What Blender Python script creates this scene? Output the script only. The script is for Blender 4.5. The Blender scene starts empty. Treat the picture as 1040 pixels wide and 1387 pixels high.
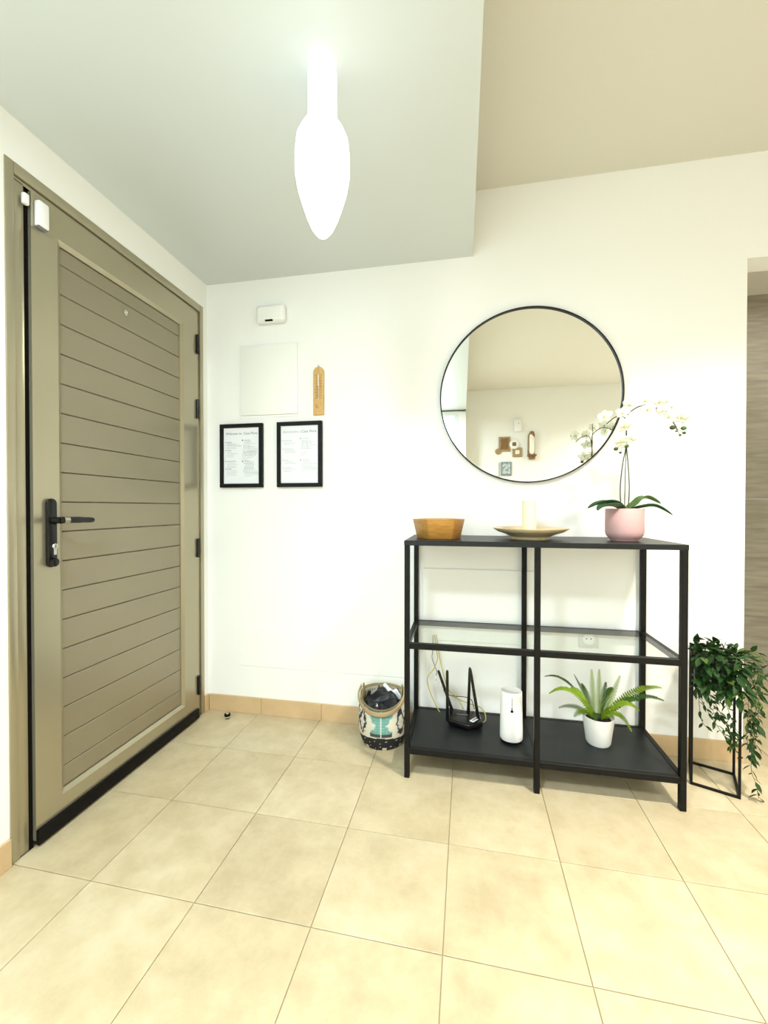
import bpy, bmesh, math, random
from mathutils import Vector, Matrix, Euler
S = bpy.context.scene
COL = S.collection
PI = math.pi
# ------------------------------------------------------------------ camera
cam_d = bpy.data.cameras.new('camera'); cam = bpy.data.objects.new('camera', cam_d); COL.objects.link(cam)
cam_d.sensor_fit = 'HORIZONTAL'; cam_d.sensor_width = 36.0; cam_d.lens = 559.7 / 1040 * 36.0
cam_d.clip_start = 0.05
YAW, PIT, ROL = -0.186095, -0.010658, 0.000513
fw = Vector((math.sin(YAW)*math.cos(PIT), math.cos(YAW)*math.cos(PIT), math.sin(PIT)))
rt = Vector((math.cos(YAW), -math.sin(YAW), 0)); up = rt.cross(fw)
r2 = rt*math.cos(ROL) + up*math.sin(ROL); u2 = up*math.cos(ROL) - rt*math.sin(ROL)
cam.matrix_world = Matrix(((r2.x,u2.x,-fw.x,0),(r2.y,u2.y,-fw.y,0),(r2.z,u2.z,-fw.z,1.085),(0,0,0,1)))
S.camera = cam
# ------------------------------------------------------------------ world
W = bpy.data.worlds.new('world'); S.world = W; W.use_nodes = True
bg = W.node_tree.nodes['Background']; bg.inputs[0].default_value = (0.80, 0.93, 1.0, 1); bg.inputs[1].default_value = 4.0
# ------------------------------------------------------------------ lamps
def area(name, loc, rot, size, power, color, spread=180):
    d = bpy.data.lights.new(name, 'AREA'); d.shape = 'DISK'; d.size = size; d.energy = power; d.color = color; d.spread = math.radians(spread)
    o = bpy.data.objects.new(name, d); COL.objects.link(o); o.location = loc; o.rotation_euler = rot; return o
area('ceiling_light', (1.15, 0.75, 2.54), (0,0,0), 0.22, 40, (1.0, 0.95, 0.86), 118)
area('ceiling_light', (2.0, -0.6, 2.54), (0,0,0), 0.4, 30, (1.0, 0.95, 0.86), 130)
area('ceiling_light', (-0.55, -0.2, 2.24), (0,0,0), 0.30, 48, (0.78, 0.92, 1.0))
area('corridor_light', (1.9, 2.45, 2.40), (0,0,0), 0.2, 6.0, (1.0, 0.94, 0.84))
# ------------------------------------------------------------------ exposure
S.view_settings.view_transform = 'Standard'; S.view_settings.look = 'None'
S.view_settings.gamma = 1.0; S.view_settings.use_curve_mapping = False
S.view_settings.exposure = 0.0
GLARE_GLOW = 2.6  # emission of the shape that stands in for the ceiling glare

# ================================================================== materials
def mat(name, col, rough=0.5, metal=0.0, noise=0.0, nscale=8.0, bump=0.0, bscale=60.0, coat=0.0, spec=0.5,
        trans=0.0, emit=0.0, ecol=None, stretch=(1,1,1), ior=1.45, sub=0.0, col2=None):
    m = bpy.data.materials.new(name); m.use_nodes = True; nt = m.node_tree; N = nt.nodes; K = nt.links
    b = N['Principled BSDF']; c4 = (*col, 1)
    b.inputs['Base Color'].default_value = c4; b.inputs['Roughness'].default_value = rough; b.inputs['Metallic'].default_value = metal
    b.inputs['Coat Weight'].default_value = coat; b.inputs['Specular IOR Level'].default_value = spec
    b.inputs['Transmission Weight'].default_value = trans; b.inputs['IOR'].default_value = ior
    if sub: b.inputs['Subsurface Weight'].default_value = sub; b.inputs['Subsurface Radius'].default_value = (.02,.02,.01)
    if emit: b.inputs['Emission Strength'].default_value = emit; b.inputs['Emission Color'].default_value = (*(ecol or col), 1)
    tc = N.new('ShaderNodeTexCoord'); mp = N.new('ShaderNodeMapping'); mp.inputs['Scale'].default_value = stretch
    geo = N.new('ShaderNodeNewGeometry'); K.new(geo.outputs['Position'], mp.inputs['Vector'])
    if noise:
        n = N.new('ShaderNodeTexNoise'); n.inputs['Scale'].default_value = nscale; n.inputs['Detail'].default_value = 6
        K.new(mp.outputs[0], n.inputs['Vector'])
        r = N.new('ShaderNodeMapRange'); r.inputs['From Min'].default_value = .3; r.inputs['From Max'].default_value = .7
        K.new(n.outputs['Fac'], r.inputs['Value'])
        mx = N.new('ShaderNodeMix'); mx.data_type = 'RGBA'
        a = col; c = col2 or tuple(max(0, x*(1-noise)) for x in col)
        mx.inputs['A'].default_value = (*a, 1); mx.inputs['B'].default_value = (*c, 1)
        K.new(r.outputs[0], mx.inputs['Factor']); K.new(mx.outputs['Result'], b.inputs['Base Color'])
    if bump:
        n2 = N.new('ShaderNodeTexNoise'); n2.inputs['Scale'].default_value = bscale; n2.inputs['Detail'].default_value = 4
        K.new(mp.outputs[0], n2.inputs['Vector'])
        bp = N.new('ShaderNodeBump'); bp.inputs['Strength'].default_value = bump; bp.inputs['Distance'].default_value = .002
        K.new(n2.outputs['Fac'], bp.inputs['Height']); K.new(bp.outputs[0], b.inputs['Normal'])
    return m

M_wall = mat('wall_paint', (0.91,0.91,0.87), .75, bump=.15, bscale=90, spec=.2)
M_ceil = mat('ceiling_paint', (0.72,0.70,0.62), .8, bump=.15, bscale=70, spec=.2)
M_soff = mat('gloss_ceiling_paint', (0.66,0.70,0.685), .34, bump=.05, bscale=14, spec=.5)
M_door = mat('taupe_lacquer', (0.325,0.285,0.20), .38, noise=.04, nscale=4, spec=.5, metal=.5)
M_frame = mat('taupe_frame_lacquer', (0.445,0.40,0.285), .28, spec=.5, metal=.70)
M_dark = mat('door_gap_dark', (0.005,0.004,0.003), .8, spec=.1)
M_rubber = mat('black_rubber', (0.005,0.0045,0.004), .55, spec=.15)
M_black = mat('black_powder_coat', (0.0055,0.0055,0.005), .45, spec=.22, bump=.12, bscale=500)
M_shelf = mat('black_shelf_lacquer', (0.010,0.012,0.012), .38, spec=.3, bump=.10, bscale=400)
M_gloss = mat('black_gloss_metal', (0.006,0.006,0.006), .20, spec=.4)
M_socket = mat('pale_grey_white_plastic', (0.74,0.74,0.70), .4)
M_frameb = mat('matt_black_frame', (0.006,0.006,0.006), .5, spec=.25)
M_chrome = mat('brushed_steel', (0.62,0.60,0.56), .22, metal=1)
M_white = mat('white_plastic', (0.90,0.90,0.88), .35)
M_cream = mat('cream_plastic', (0.90,0.90,0.84), .45)
M_paper = mat('white_paper', (0.84,0.86,0.88), .6)
M_ink = mat('grey_ink', (0.16,0.17,0.20), .7)
M_inkl = mat('pale_grey_ink', (0.45,0.47,0.50), .7)
M_base = mat('beige_skirting_tile', (0.66,0.47,0.26), .42, noise=.15, nscale=9, bump=.05)
M_grout = mat('floor_grout', (0.47,0.385,0.25), .9)
M_glass = mat('clear_glass', (0.93,0.98,0.96), .0, trans=1.0, ior=1.45)
def thin_glass():
    m = bpy.data.materials.new('clear_thin_glass'); m.use_nodes = True; nt = m.node_tree; N = nt.nodes; K = nt.links; N.remove(N['Principled BSDF'])
    tr = N.new('ShaderNodeBsdfTransparent'); tr.inputs[0].default_value = (.965,.985,.975,1)
    gl = N.new('ShaderNodeBsdfGlossy'); gl.inputs['Roughness'].default_value = .02
    fr = N.new('ShaderNodeFresnel'); fr.inputs[0].default_value = 1.45; mx = N.new('ShaderNodeMixShader')
    ge = N.new('ShaderNodeNewGeometry'); mu = N.new('ShaderNodeMath'); mu.operation = 'MULTIPLY'; iv = N.new('ShaderNodeMath'); iv.operation = 'SUBTRACT'; iv.inputs[0].default_value = 1
    K.new(ge.outputs['Backfacing'], iv.inputs[1]); K.new(fr.outputs[0], mu.inputs[0]); K.new(iv.outputs[0], mu.inputs[1]); K.new(mu.outputs[0], mx.inputs[0]); K.new(tr.outputs[0], mx.inputs[1]); K.new(gl.outputs[0], mx.inputs[2]); K.new(mx.outputs[0], N['Material Output'].inputs[0]); return m
M_glass = thin_glass()
M_mirror = mat('mirror_silver', (0.93,0.95,0.93), .0, metal=1)
M_bamboo = mat('bamboo', (0.60,0.29,0.06), .38, noise=.35, nscale=22, stretch=(1,1,9))
M_oak = mat('pale_wood', (0.72,0.57,0.32), .35, noise=.2, nscale=18, stretch=(1,6,1))
M_thermo = mat('honey_wood', (0.72,0.44,0.15), .5, noise=.25, nscale=40, stretch=(6,1,1))
M_burn = mat('burnt_marking', (0.22,0.11,0.03), .7)
M_wax = mat('ivory_wax', (0.86,0.82,0.58), .55, sub=.3)
M_pink = mat('pink_ceramic', (0.60,0.36,0.345), .5)
M_soil = mat('dark_soil', (0.03,0.022,0.014), .95, bump=1, bscale=120)
M_potw = mat('white_ceramic', (0.88,0.88,0.84), .4)
M_leafo = mat('orchid_leaf_green', (0.028,0.095,0.030), .35, noise=.4, nscale=25)
M_leafo2 = mat('orchid_leaf_light_green', (0.09,0.19,0.04), .35, noise=.4, nscale=25)
M_stem = mat('stem_green', (0.06,0.07,0.02), .5)
M_petal = mat('cream_petal', (0.88,0.88,0.74), .6, sub=.2)
M_lip = mat('yellow_lip', (0.55,0.50,0.20), .6)
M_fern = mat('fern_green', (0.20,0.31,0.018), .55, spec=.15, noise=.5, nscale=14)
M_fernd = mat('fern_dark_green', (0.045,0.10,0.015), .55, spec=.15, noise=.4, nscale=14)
M_vine = mat('vine_green', (0.026,0.070,0.016), .5, spec=.2, noise=.5, nscale=20)
M_vinel = mat('vine_light_green', (0.085,0.15,0.025), .5, spec=.2, noise=.3, nscale=20)
M_vines = mat('vine_stem', (0.07,0.08,0.025), .6)
M_yellow = mat('yellow_cable', (0.50,0.42,0.06), .45)
M_greyc = mat('grey_cable', (0.22,0.22,0.26), .4)
M_tan = mat('tan_leather', (0.40,0.29,0.16), .6, bump=.3, bscale=300)
M_khaki = mat('khaki_cloth', (0.26,0.22,0.10), .8)
M_bag = mat('black_bag_plastic', (0.012,0.012,0.016), .4, bump=.6, bscale=50)
M_grain = mat('grey_wood_laminate', (0.37,0.34,0.27), .55, noise=.30, nscale=5, stretch=(1,1,9), bump=.15, bscale=20)
M_brown = mat('brown_wood', (0.28,0.15,0.06), .6, noise=.3, nscale=30)
M_lbrown = mat('light_brown_wood', (0.45,0.30,0.14), .6, noise=.3, nscale=30)
M_bluegrey = mat('blue_grey_paint', (0.30,0.38,0.40), .6, noise=.5, nscale=40)
M_glare = mat('glare_white', (0.95,0.97,1.0), .25, emit=GLARE_GLOW, ecol=(0.90,0.97,1.0))  # this and the dimmer one below glow for the added glare shape
M_glared = mat('glare_white_dim', (0.95,0.97,1.0), .25, emit=1.1, ecol=(0.90,0.97,1.0))
M_winf = mat('white_window_frame', (0.80,0.84,0.84), .4)
M_wind = mat('dark_window_head', (0.10,0.12,0.12), .5)

def tile_material():
    m = bpy.data.materials.new('beige_floor_tile'); m.use_nodes = True; nt = m.node_tree; N = nt.nodes; K = nt.links
    b = N['Principled BSDF']; b.inputs['Roughness'].default_value = .36; b.inputs['Specular IOR Level'].default_value = .45
    g = N.new('ShaderNodeNewGeometry'); oi = N.new('ShaderNodeObjectInfo')
    off = N.new('ShaderNodeVectorMath'); off.operation = 'MULTIPLY_ADD'
    K.new(oi.outputs['Random'], off.inputs[0]); off.inputs[1].default_value = (37, 53, 11); K.new(g.outputs['Position'], off.inputs[2])
    n1 = N.new('ShaderNodeTexNoise'); n1.inputs['Scale'].default_value = 12; n1.inputs['Detail'].default_value = 9; n1.inputs['Roughness'].default_value = .65
    K.new(off.outputs[0], n1.inputs['Vector'])
    n2 = N.new('ShaderNodeTexNoise'); n2.inputs['Scale'].default_value = 2.6; n2.inputs['Detail'].default_value = 4
    K.new(off.outputs[0], n2.inputs['Vector'])
    r = N.new('ShaderNodeValToRGB'); e = r.color_ramp.elements
    e[0].position = .36; e[0].color = (0.45,0.365,0.222,1); e[1].position = .68; e[1].color = (0.61,0.53,0.365,1)
    mid = r.color_ramp.elements.new(.5); mid.color = (0.525,0.44,0.275,1)
    add = N.new('ShaderNodeMath'); add.operation = 'MULTIPLY_ADD'; K.new(n2.outputs['Fac'], add.inputs[0]); add.inputs[1].default_value = .4
    s = N.new('ShaderNodeMath'); s.operation = 'MULTIPLY'; K.new(n1.outputs['Fac'], s.inputs[0]); s.inputs[1].default_value = .6
    K.new(s.outputs[0], add.inputs[2]); K.new(add.outputs[0], r.inputs['Fac'])
    hs = N.new('ShaderNodeHueSaturation'); K.new(r.outputs[0], hs.inputs['Color'])
    mr = N.new('ShaderNodeMapRange'); mr.inputs['To Min'].default_value = .96; mr.inputs['To Max'].default_value = 1.04
    K.new(oi.outputs['Random'], mr.inputs['Value']); K.new(mr.outputs[0], hs.inputs['Value'])
    K.new(hs.outputs[0], b.inputs['Base Color'])
    bp = N.new('ShaderNodeBump'); bp.inputs['Strength'].default_value = .12; bp.inputs['Distance'].default_value = .003
    K.new(n1.outputs['Fac'], bp.inputs['Height']); K.new(bp.outputs[0], b.inputs['Normal'])
    return m
M_tile = tile_material()

# ================================================================== mesh helpers
WP = {}     # world position of every object built here
def link(o, wp, parent=None):
    COL.objects.link(o)
    if parent is not None: o.parent = parent; o.location = Vector(wp) - WP[parent.name]
    else: o.location = wp
    WP[o.name] = Vector(wp)
def tag(o, label=None, cat=None, group=None, kind=None):
    if label: o['label'] = label
    if cat: o['category'] = cat
    if group: o['group'] = group
    if kind: o['kind'] = kind
    return o
def thing(name, loc, label=None, cat=None, group=None, kind=None, parent=None):
    o = bpy.data.objects.new(name, None); o.empty_display_size = .05; link(o, loc, parent); return tag(o, label, cat, group, kind)
class MB:
    def __init__(s): s.v = []; s.f = []; s.mi = []; s.m = 0
    def add(s, vs, fs):
        n = len(s.v); s.v += [Vector(v) for v in vs]; s.f += [tuple(i+n for i in f) for f in fs]; s.mi += [s.m]*len(fs); return s
    def box(s, x0, x1, y0, y1, z0, z1):
        return s.add([(x0,y0,z0),(x1,y0,z0),(x1,y1,z0),(x0,y1,z0),(x0,y0,z1),(x1,y0,z1),(x1,y1,z1),(x0,y1,z1)],
                     [(3,2,1,0),(4,5,6,7),(0,1,5,4),(1,2,6,5),(2,3,7,6),(3,0,4,7)])
    def obox(s, c, ax, ay, az):   # oriented box: centre and three half vectors
        c, ax, ay, az = map(Vector, (c, ax, ay, az))
        vs = [c+ax*i+ay*j+az*k for k in (-1,1) for i,j in ((-1,-1),(1,-1),(1,1),(-1,1))]
        return s.add(vs, [(3,2,1,0),(4,5,6,7),(0,1,5,4),(1,2,6,5),(2,3,7,6),(3,0,4,7)])
    def prism(s, pts, d):         # polygon (3-D points) extruded by vector d
        n = len(pts); d = Vector(d); a = [Vector(p) for p in pts]
        return s.add(a + [p+d for p in a], [tuple(range(n))[::-1], tuple(range(n, 2*n))] + [(i,(i+1)%n,(i+1)%n+n,i+n) for i in range(n)])
    def tube(s, path, r, n=8, cap=True):
        path = [Vector(p) for p in path]; m = len(path); rs = r if isinstance(r, (list, tuple)) else [r]*m
        t0 = (path[1]-path[0]).normalized(); a = t0.orthogonal().normalized(); vs = []
        for i, p in enumerate(path):
            t = (path[min(i+1,m-1)]-path[max(i-1,0)]).normalized()
            a = (a - t*a.dot(t)).normalized(); b = t.cross(a)
            vs += [p + (a*math.cos(2*PI*k/n) + b*math.sin(2*PI*k/n))*rs[i] for k in range(n)]
        fs = [(i*n+k, i*n+(k+1)%n, (i+1)*n+(k+1)%n, (i+1)*n+k) for i in range(m-1) for k in range(n)]
        if cap: fs += [tuple(range(n))[::-1], tuple(range((m-1)*n, m*n))]
        return s.add(vs, fs)
    def lathe(s, prof, c, n=32, ax='z', sx=1, sy=1):
        cx, cy, cz = c; vs = []; m = len(prof)
        for r, h in prof:
            for k in range(n):
                a = 2*PI*k/n; p, q = r*math.cos(a)*sx, r*math.sin(a)*sy
                vs.append((cx+p, cy+q, cz+h) if ax == 'z' else (cx+p, cy-h, cz+q) if ax == 'y' else (cx+h, cy+p, cz+q))
        fs = [(i*n+k, i*n+(k+1)%n, (i+1)*n+(k+1)%n, (i+1)*n+k) for i in range(m-1) for k in range(n)]
        if prof[0][0] > 1e-6: fs.append(tuple(range(n))[::-1])
        if prof[-1][0] > 1e-6: fs.append(tuple(range((m-1)*n, m*n)))
        return s.add(vs, fs)
    def ball(s, c, rx, ry=None, rz=None, n=12, m=8):
        ry = ry or rx; rz = rz or rx; c = Vector(c); vs = []
        for i in range(m+1):
            t = PI*i/m
            vs += [c + Vector((rx*math.sin(t)*math.cos(2*PI*k/n), ry*math.sin(t)*math.sin(2*PI*k/n), -rz*math.cos(t))) for k in range(n)]
        return s.add(vs, [(i*n+k, i*n+(k+1)%n, (i+1)*n+(k+1)%n, (i+1)*n+k) for i in range(m) for k in range(n)])
    def sheet(s, rows):
        m, n = len(rows), len(rows[0])
        return s.add([p for r in rows for p in r], [(i*n+k, i*n+k+1, (i+1)*n+k+1, (i+1)*n+k) for i in range(m-1) for k in range(n-1)])
    def build(s, name, material, parent=None, smooth=False, bevel=0, seg=2, merge=False, solid=0, sub=0, origin=None):
        v = s.v
        if origin is None:
            xs, ys, zs = zip(*[(p.x, p.y, p.z) for p in v])
            origin = Vector(((min(xs)+max(xs))/2, (min(ys)+max(ys))/2, min(zs)))
        me = bpy.data.meshes.new(name); me.from_pydata([p-origin for p in v], [], s.f)
        mats = material if isinstance(material, (list, tuple)) else [material]
        for q in mats: me.materials.append(q)
        if len(mats) > 1: me.polygons.foreach_set('material_index', s.mi)
        bm = bmesh.new(); bm.from_mesh(me)
        bmesh.ops.remove_doubles(bm, verts=bm.verts, dist=1e-6)
        bmesh.ops.recalc_face_normals(bm, faces=bm.faces)
        if bevel:
            es = [e for e in bm.edges if len(e.link_faces) == 2 and e.calc_face_angle(0) > .6]
            bmesh.ops.bevel(bm, geom=es, offset=bevel, segments=seg, affect='EDGES', profile=.5, clamp_overlap=True)
        bm.to_mesh(me); bm.free()
        if smooth or bevel:
            for p in me.polygons: p.use_smooth = True
            try: me.set_sharp_from_angle(angle=math.radians(35 if not smooth or smooth == 1 else smooth))
            except Exception: pass
        o = bpy.data.objects.new(name, me)
        if solid: q = o.modifiers.new('solid', 'SOLIDIFY'); q.thickness = solid; q.offset = 0
        if sub: q = o.modifiers.new('sub', 'SUBSURF'); q.levels = sub; q.render_levels = sub
        link(o, origin, parent); return o
def bez(pts, n=8):            # Catmull-Rom through points
    P = [Vector(p) for p in pts]; P = [P[0]*2-P[1]] + P + [P[-1]*2-P[-2]]; out = []
    for i in range(1, len(P)-2):
        for k in range(n):
            t = k/n; a,b,c,d = P[i-1:i+3]
            out.append(.5*((2*b)+(c-a)*t+(2*a-5*b+4*c-d)*t*t+(3*b-a-3*c+d)*t**3))
    out.append(P[-2]); return out

# ================================================================== room shell
XL, YB, YO, XR = -1.34, 2.005, -1.42, 2.60       # left wall, back wall, opposite wall, right wall
HC, HS = 2.575, 2.27                             # ceiling and lowered ceiling heights
DY0, DY1, DH = 1.008, 1.966, 2.135               # door opening in left wall
OX, OH, WT = 1.18, 2.136, 0.12                   # opening in the back wall
floor = MB().box(XL-.2, XR, YO, 3.08, -.06, -.004).build('floor', M_grout); tag(floor, kind='structure')
ga, gs, gx, gy = -0.011629, .338061, -1.0494, 1.68807
ca, sa = math.cos(ga), math.sin(ga)
def clip(poly, ax, v, keep):
    out = []
    for i in range(len(poly)):
        a, b = poly[i], poly[(i+1) % len(poly)]
        ia, ib = (a[ax]-v)*keep >= 0, (b[ax]-v)*keep >= 0
        if ia: out.append(a)
        if ia != ib:
            t = (v-a[ax])/(b[ax]-a[ax]); out.append((a[0]+(b[0]-a[0])*t, a[1]+(b[1]-a[1])*t))
    return out
for i in range(-2, 13):
    for j in range(-5, 11):
        j0 = .0011; q = [(i+a, -(j)+b) for a, b in ((0,-1),(1,-1),(1,0),(0,0))]
        q = [(gs*a, gs*b) for a, b in q]
        c = (sum(a for a, b in q)/4, sum(b for a, b in q)/4)
        q = [(c[0]+(a-c[0])*(1-2*j0/gs), c[1]+(b-c[1])*(1-2*j0/gs)) for a, b in q]
        q = [(gx+a*ca-b*sa, gy+a*sa+b*ca) for a, b in q]
        cx = sum(a for a, b in q)/4
        for ax, v, keep in ((0, XL, 1), (0, XR-.001, -1), (1, YO, 1), (1, YB if cx < OX else 3.06, -1)):
            if q: q = clip(q, ax, v, keep)
        if len(q) < 3: continue
        area_ = abs(sum(q[k][0]*q[(k+1)%len(q)][1]-q[(k+1)%len(q)][0]*q[k][1] for k in range(len(q))))/2
        if area_ < 2e-4: continue
        mb = MB(); cx = sum(a for a, b in q)/len(q); cy = sum(b for a, b in q)/len(q)
        inn = [(cx+(a-cx)*.994, cy+(b-cy)*.994) for a, b in q]; n = len(q)
        mb.add([(a,b,-.005) for a,b in q]+[(a,b,-.0008) for a,b in q]+[(a,b,0) for a,b in inn],
               [(k,(k+1)%n,n+(k+1)%n,n+k) for k in range(n)]+[(n+k,n+(k+1)%n,2*n+(k+1)%n,2*n+k) for k in range(n)]+[tuple(range(2*n,3*n))])
        mb.build('tile', M_tile, floor)

wb = MB(); wb.box(XL-.2, OX, YB, YB+WT, -.05, 2.7); wb.box(OX, XR+.1, YB, YB+WT, OH, 2.7)
tag(wb.build('wall_back', M_wall), kind='structure')
wl = MB(); wl.box(XL-.2, XL, YO-.1, DY0, -.05, 2.7); wl.box(XL-.2, XL, DY1, YB, -.05, 2.7); wl.box(XL-.2, XL, DY0, DY1, DH, 2.7)
wl.box(XL-.2, XL-.12, DY0, DY1, -.05, DH)
tag(wl.build('wall_left', M_wall), kind='structure')
# opposite wall with a projecting bay that holds a tall window (seen in the mirror)
BY = -1.12; BX = .045
wf = MB(); wf.box(BX, XR+.1, YO-.1, YO, -.05, 2.7)
wf.box(BX-.09, BX, YO, BY, -.05, HS); wf.box(XL-.02, XL+.10, YO, BY, -.05, HS); wf.box(XL+.10, BX-.09, BY-.1, BY, -.05, .25)
wf.box(XL-.02, BX, YO-.1, BY, HS-.02, 2.7)
tag(wf.build('wall_front', M_wall), kind='structure')
tag(MB().box(XR, XR+.1, YO, 3.2, -.05, 2.7).build('wall_right', M_wall), kind='structure')
cl = MB(); cl.box(.048, XR, YO, YB, HC, HC+.08)
tag(cl.build('ceiling', M_ceil), kind='structure')
tag(MB().box(XL, .048, BY, YB, HS, HC+.08).build('lowered_ceiling', M_soff), kind='structure')
tag(MB().box(OX-.4, XR, YB+WT, 3.14, 2.45, 2.55).build('corridor_ceiling', M_ceil), kind='structure')
cw = MB(); cw.box(OX-.4, OX-.3, YB+WT, 3.14, -.05, 2.5)
tag(cw.build('wall_corridor', M_wall), kind='structure')
# window
win = thing('window_1', ((XL+BX)/2, BY-.05, .25), kind='structure')
x0, x1 = XL+.10, BX-.09
f = MB(); f.box(x0, x1, BY-.07, BY-.01, .25, .31); f.box(x0, x0+.05, BY-.07, BY-.01, .31, HS-.07); f.box(x1-.05, x1, BY-.07, BY-.01, .31, HS-.07)
f.box((x0+x1)/2-.035, (x0+x1)/2+.035, BY-.07, BY-.01, .31, HS-.07); f.build('window_frame', M_winf, win, bevel=.003)
MB().box(x0, x1, BY-.07, BY-.01, HS-.07, HS-.02).build('window_head', M_winf, win)
MB().box(XL, BX, BY, BY+.006, HS-.016, HS).build('window_head_trim', M_wind, win)
for a, b in ((x0+.05, (x0+x1)/2-.035), ((x0+x1)/2+.035, x1-.05)):
    MB().box(a, b, BY-.042, BY-.038, .31, HS-.07).build('pane', M_glass, win)
# corridor end: grey wood-grain boards
pan = thing('wall_corridor_end', (1.7, 3.08, 0), kind='structure')
for k in range(13):
    z = .002 + k*.19
    MB().box(OX-.3, XR, 3.06, 3.10, z, min(z+.189, 2.45)).build('board', M_grain, pan)
# skirting
bb = thing('baseboard_back', (0, YB, 0), kind='structure')
xs = [-1.328]+[-1.03+.33*k for k in range(7)]; xs = [x for x in xs if x < OX-.02]+[OX]
for a, b in zip(xs[:-1], xs[1:]):
    MB().box(a+.0008, b-.0008, YB-.010, YB, .0, .086).build('skirting_tile', M_base, bb, bevel=.0012, seg=1)
bl = thing('baseboard_left', (XL, 0, 0), kind='structure')
MB().box(XL, XL+.010, DY1+.002, YB-.010, 0, .086).build('skirting_tile', M_base, bl, bevel=.0012, seg=1)
y = DY0-.002
while y > YO+.35:
    MB().box(XL, XL+.010, y-.329, y, 0, .086).build('skirting_tile', M_base, bl, bevel=.0012, seg=1); y -= .33
bf = thing('baseboard_front', (1, YO, 0), kind='structure')
for k in range(7):
    MB().box(BX+.01+.33*k, BX+.339+.33*k, YO, YO+.010, 0, .086).build('skirting_tile', M_base, bf, bevel=.0012, seg=1)

# ================================================================== door
door = thing('door_1', (XL-.03, (DY0+DY1)/2, 0), kind='structure')
XF = XL+.004     # face of the frame
def ringpiece(side, o, i, xb, xf, ch):     # mitred rail/stile in the y-z plane; o, i = (y0,y1,z0,z1) outer and inner; ch = inner chamfer
    (a0,a1,b0,b1), (c0,c1,d0,d1) = o, i
    oc = [(a0,b0),(a1,b0),(a1,b1),(a0,b1)]; ic = [(c0,d0),(c1,d0),(c1,d1),(c0,d1)]
    jc = [(c0-ch,d0-ch),(c1+ch,d0-ch),(c1+ch,d1+ch),(c0-ch,d1+ch)]
    k = {'bottom':0,'right':1,'top':2,'left':3}[side]; l = (k+1)%4; mb = MB()
    P = [(xb,*oc[k]),(xb,*oc[l]),(xf,*oc[l]),(xf,*oc[k]),(xf,*jc[k]),(xf,*jc[l]),(xf-ch*.6,*ic[l]),(xf-ch*.6,*ic[k]),(xb,*ic[l]),(xb,*ic[k])]
    mb.add(P, [(0,1,2,3),(3,2,5,4),(4,5,6,7),(7,6,8,9),(9,8,1,0),(0,3,4,7,9),(1,2,5,6,8)]); return mb
# jambs and head: outer band and a stepped-back inner band with a shadow groove between
for nm, parts in (('frame_jamb', [(DY0, DY0+.026, 0, DH), (DY0+.029, DY0+.058, 0, DH-.045)]),
                  ('frame_jamb', [(DY1-.026, DY1, 0, DH), (DY1-.056, DY1-.029, 0, DH-.045)]),
                  ('frame_head', [(DY0+.026, DY1-.026, DH-.036, DH), (DY0+.029, DY1-.029, DH-.052, DH-.039)])):
    for q, (a, b, c, d) in enumerate(parts):
        MB().box(XL-.10, XF if q == 0 else XF-.006, a, b, c, d).build(nm, M_frame, door, bevel=.002)
MB().box(XL-.11, XL-.06, DY0+.02, DY1-.02, 0.0, DH-.02).build('door_rebate', M_dark, door)
for a,b,c,d in ((1.0655,1.0785,.0,2.085),(1.9045,1.911,.0,2.085),(1.066,1.911,2.0755,2.084)): MB().box(XL-.05, XL-.002, a,b,c,d).build('gasket', M_dark, door)
LO = (1.078, 1.905, .022, 2.076); LI = (1.180, 1.786, .125, 1.968)
LFX = XL+.010
for sd, nm in (('left','stile'),('right','stile'),('bottom','rail'),('top','rail')):
    ringpiece(sd, LO, LI, XL-.05, LFX, .015).build(nm, M_frame, door)
zl = [1.968] + [1.911-.10094*k for k in range(18)] + [.125]
for a, b in zip(zl[:-1], zl[1:]):
    if a-b < .01: continue
    MB().box(XL-.05, XL-.004, LI[0]-.006, LI[1]+.006, b+.0010, a-.0010).build('plank', M_door, door, bevel=.0022, seg=1)
MB().box(LFX, LFX+.012, 1.078, 1.897, .008, .056).build('draught_seal', M_rubber, door, bevel=.002)
for z in (1.916, 1.588, .878, .172):
    h = MB(); h.tube([(LFX+.006, 1.902, z-.048), (LFX+.006, 1.902, z+.048)], .0075, 12)
    h.box(LFX-.004, LFX+.002, 1.894, 1.912, z-.045, z+.045); h.build('hinge', M_gloss, door, smooth=True)
p = MB(); p.lathe([(.012,0),(.012,.003),(.008,.005),(.006,.003),(0,.003)], (XL-.004, 1.463, 1.877), 20, 'x'); p.build('peephole', M_chrome, door, smooth=True)
# handle: long plate, lever, cylinder
hd = MB(); pr = []
for k in range(9): a = PI*k/8; pr.append((LFX, 1.130+.0165*math.cos(a), 1.098+.0165*math.sin(a)))
for k in range(9): a = PI+PI*k/8; pr.append((LFX, 1.130+.0165*math.cos(a), .905+.0165*math.sin(a)))
hd.prism(pr, (.013,0,0)); plate = hd.build('door_handle', M_gloss, door, bevel=.004)
lv = MB(); lv.tube([(LFX+.010,1.130,1.043),(LFX+.050,1.130,1.043)], .0105, 16)
lv.tube(bez([(LFX+.046,1.124,1.043),(LFX+.052,1.145,1.044),(LFX+.053,1.19,1.043),(LFX+.05,1.243,1.041)],5), [.011]*6+[.0105]*5+[.0095]*4+[.008], 16)
lv.build('lever', M_gloss, plate, smooth=True)
MB().tube([(LFX+.0497,1.134,1.0435),(LFX+.0525,1.150,1.0442)], .0116, 16).build('collar', M_chrome, plate, smooth=True)
cy = MB(); cy.lathe([(.0095,0),(.0095,.010),(.008,.012),(0,.012)], (LFX+.011,1.131,.958), 18, 'x'); cy.box(LFX+.011, LFX+.021, 1.126, 1.136, .930, .955)
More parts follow.
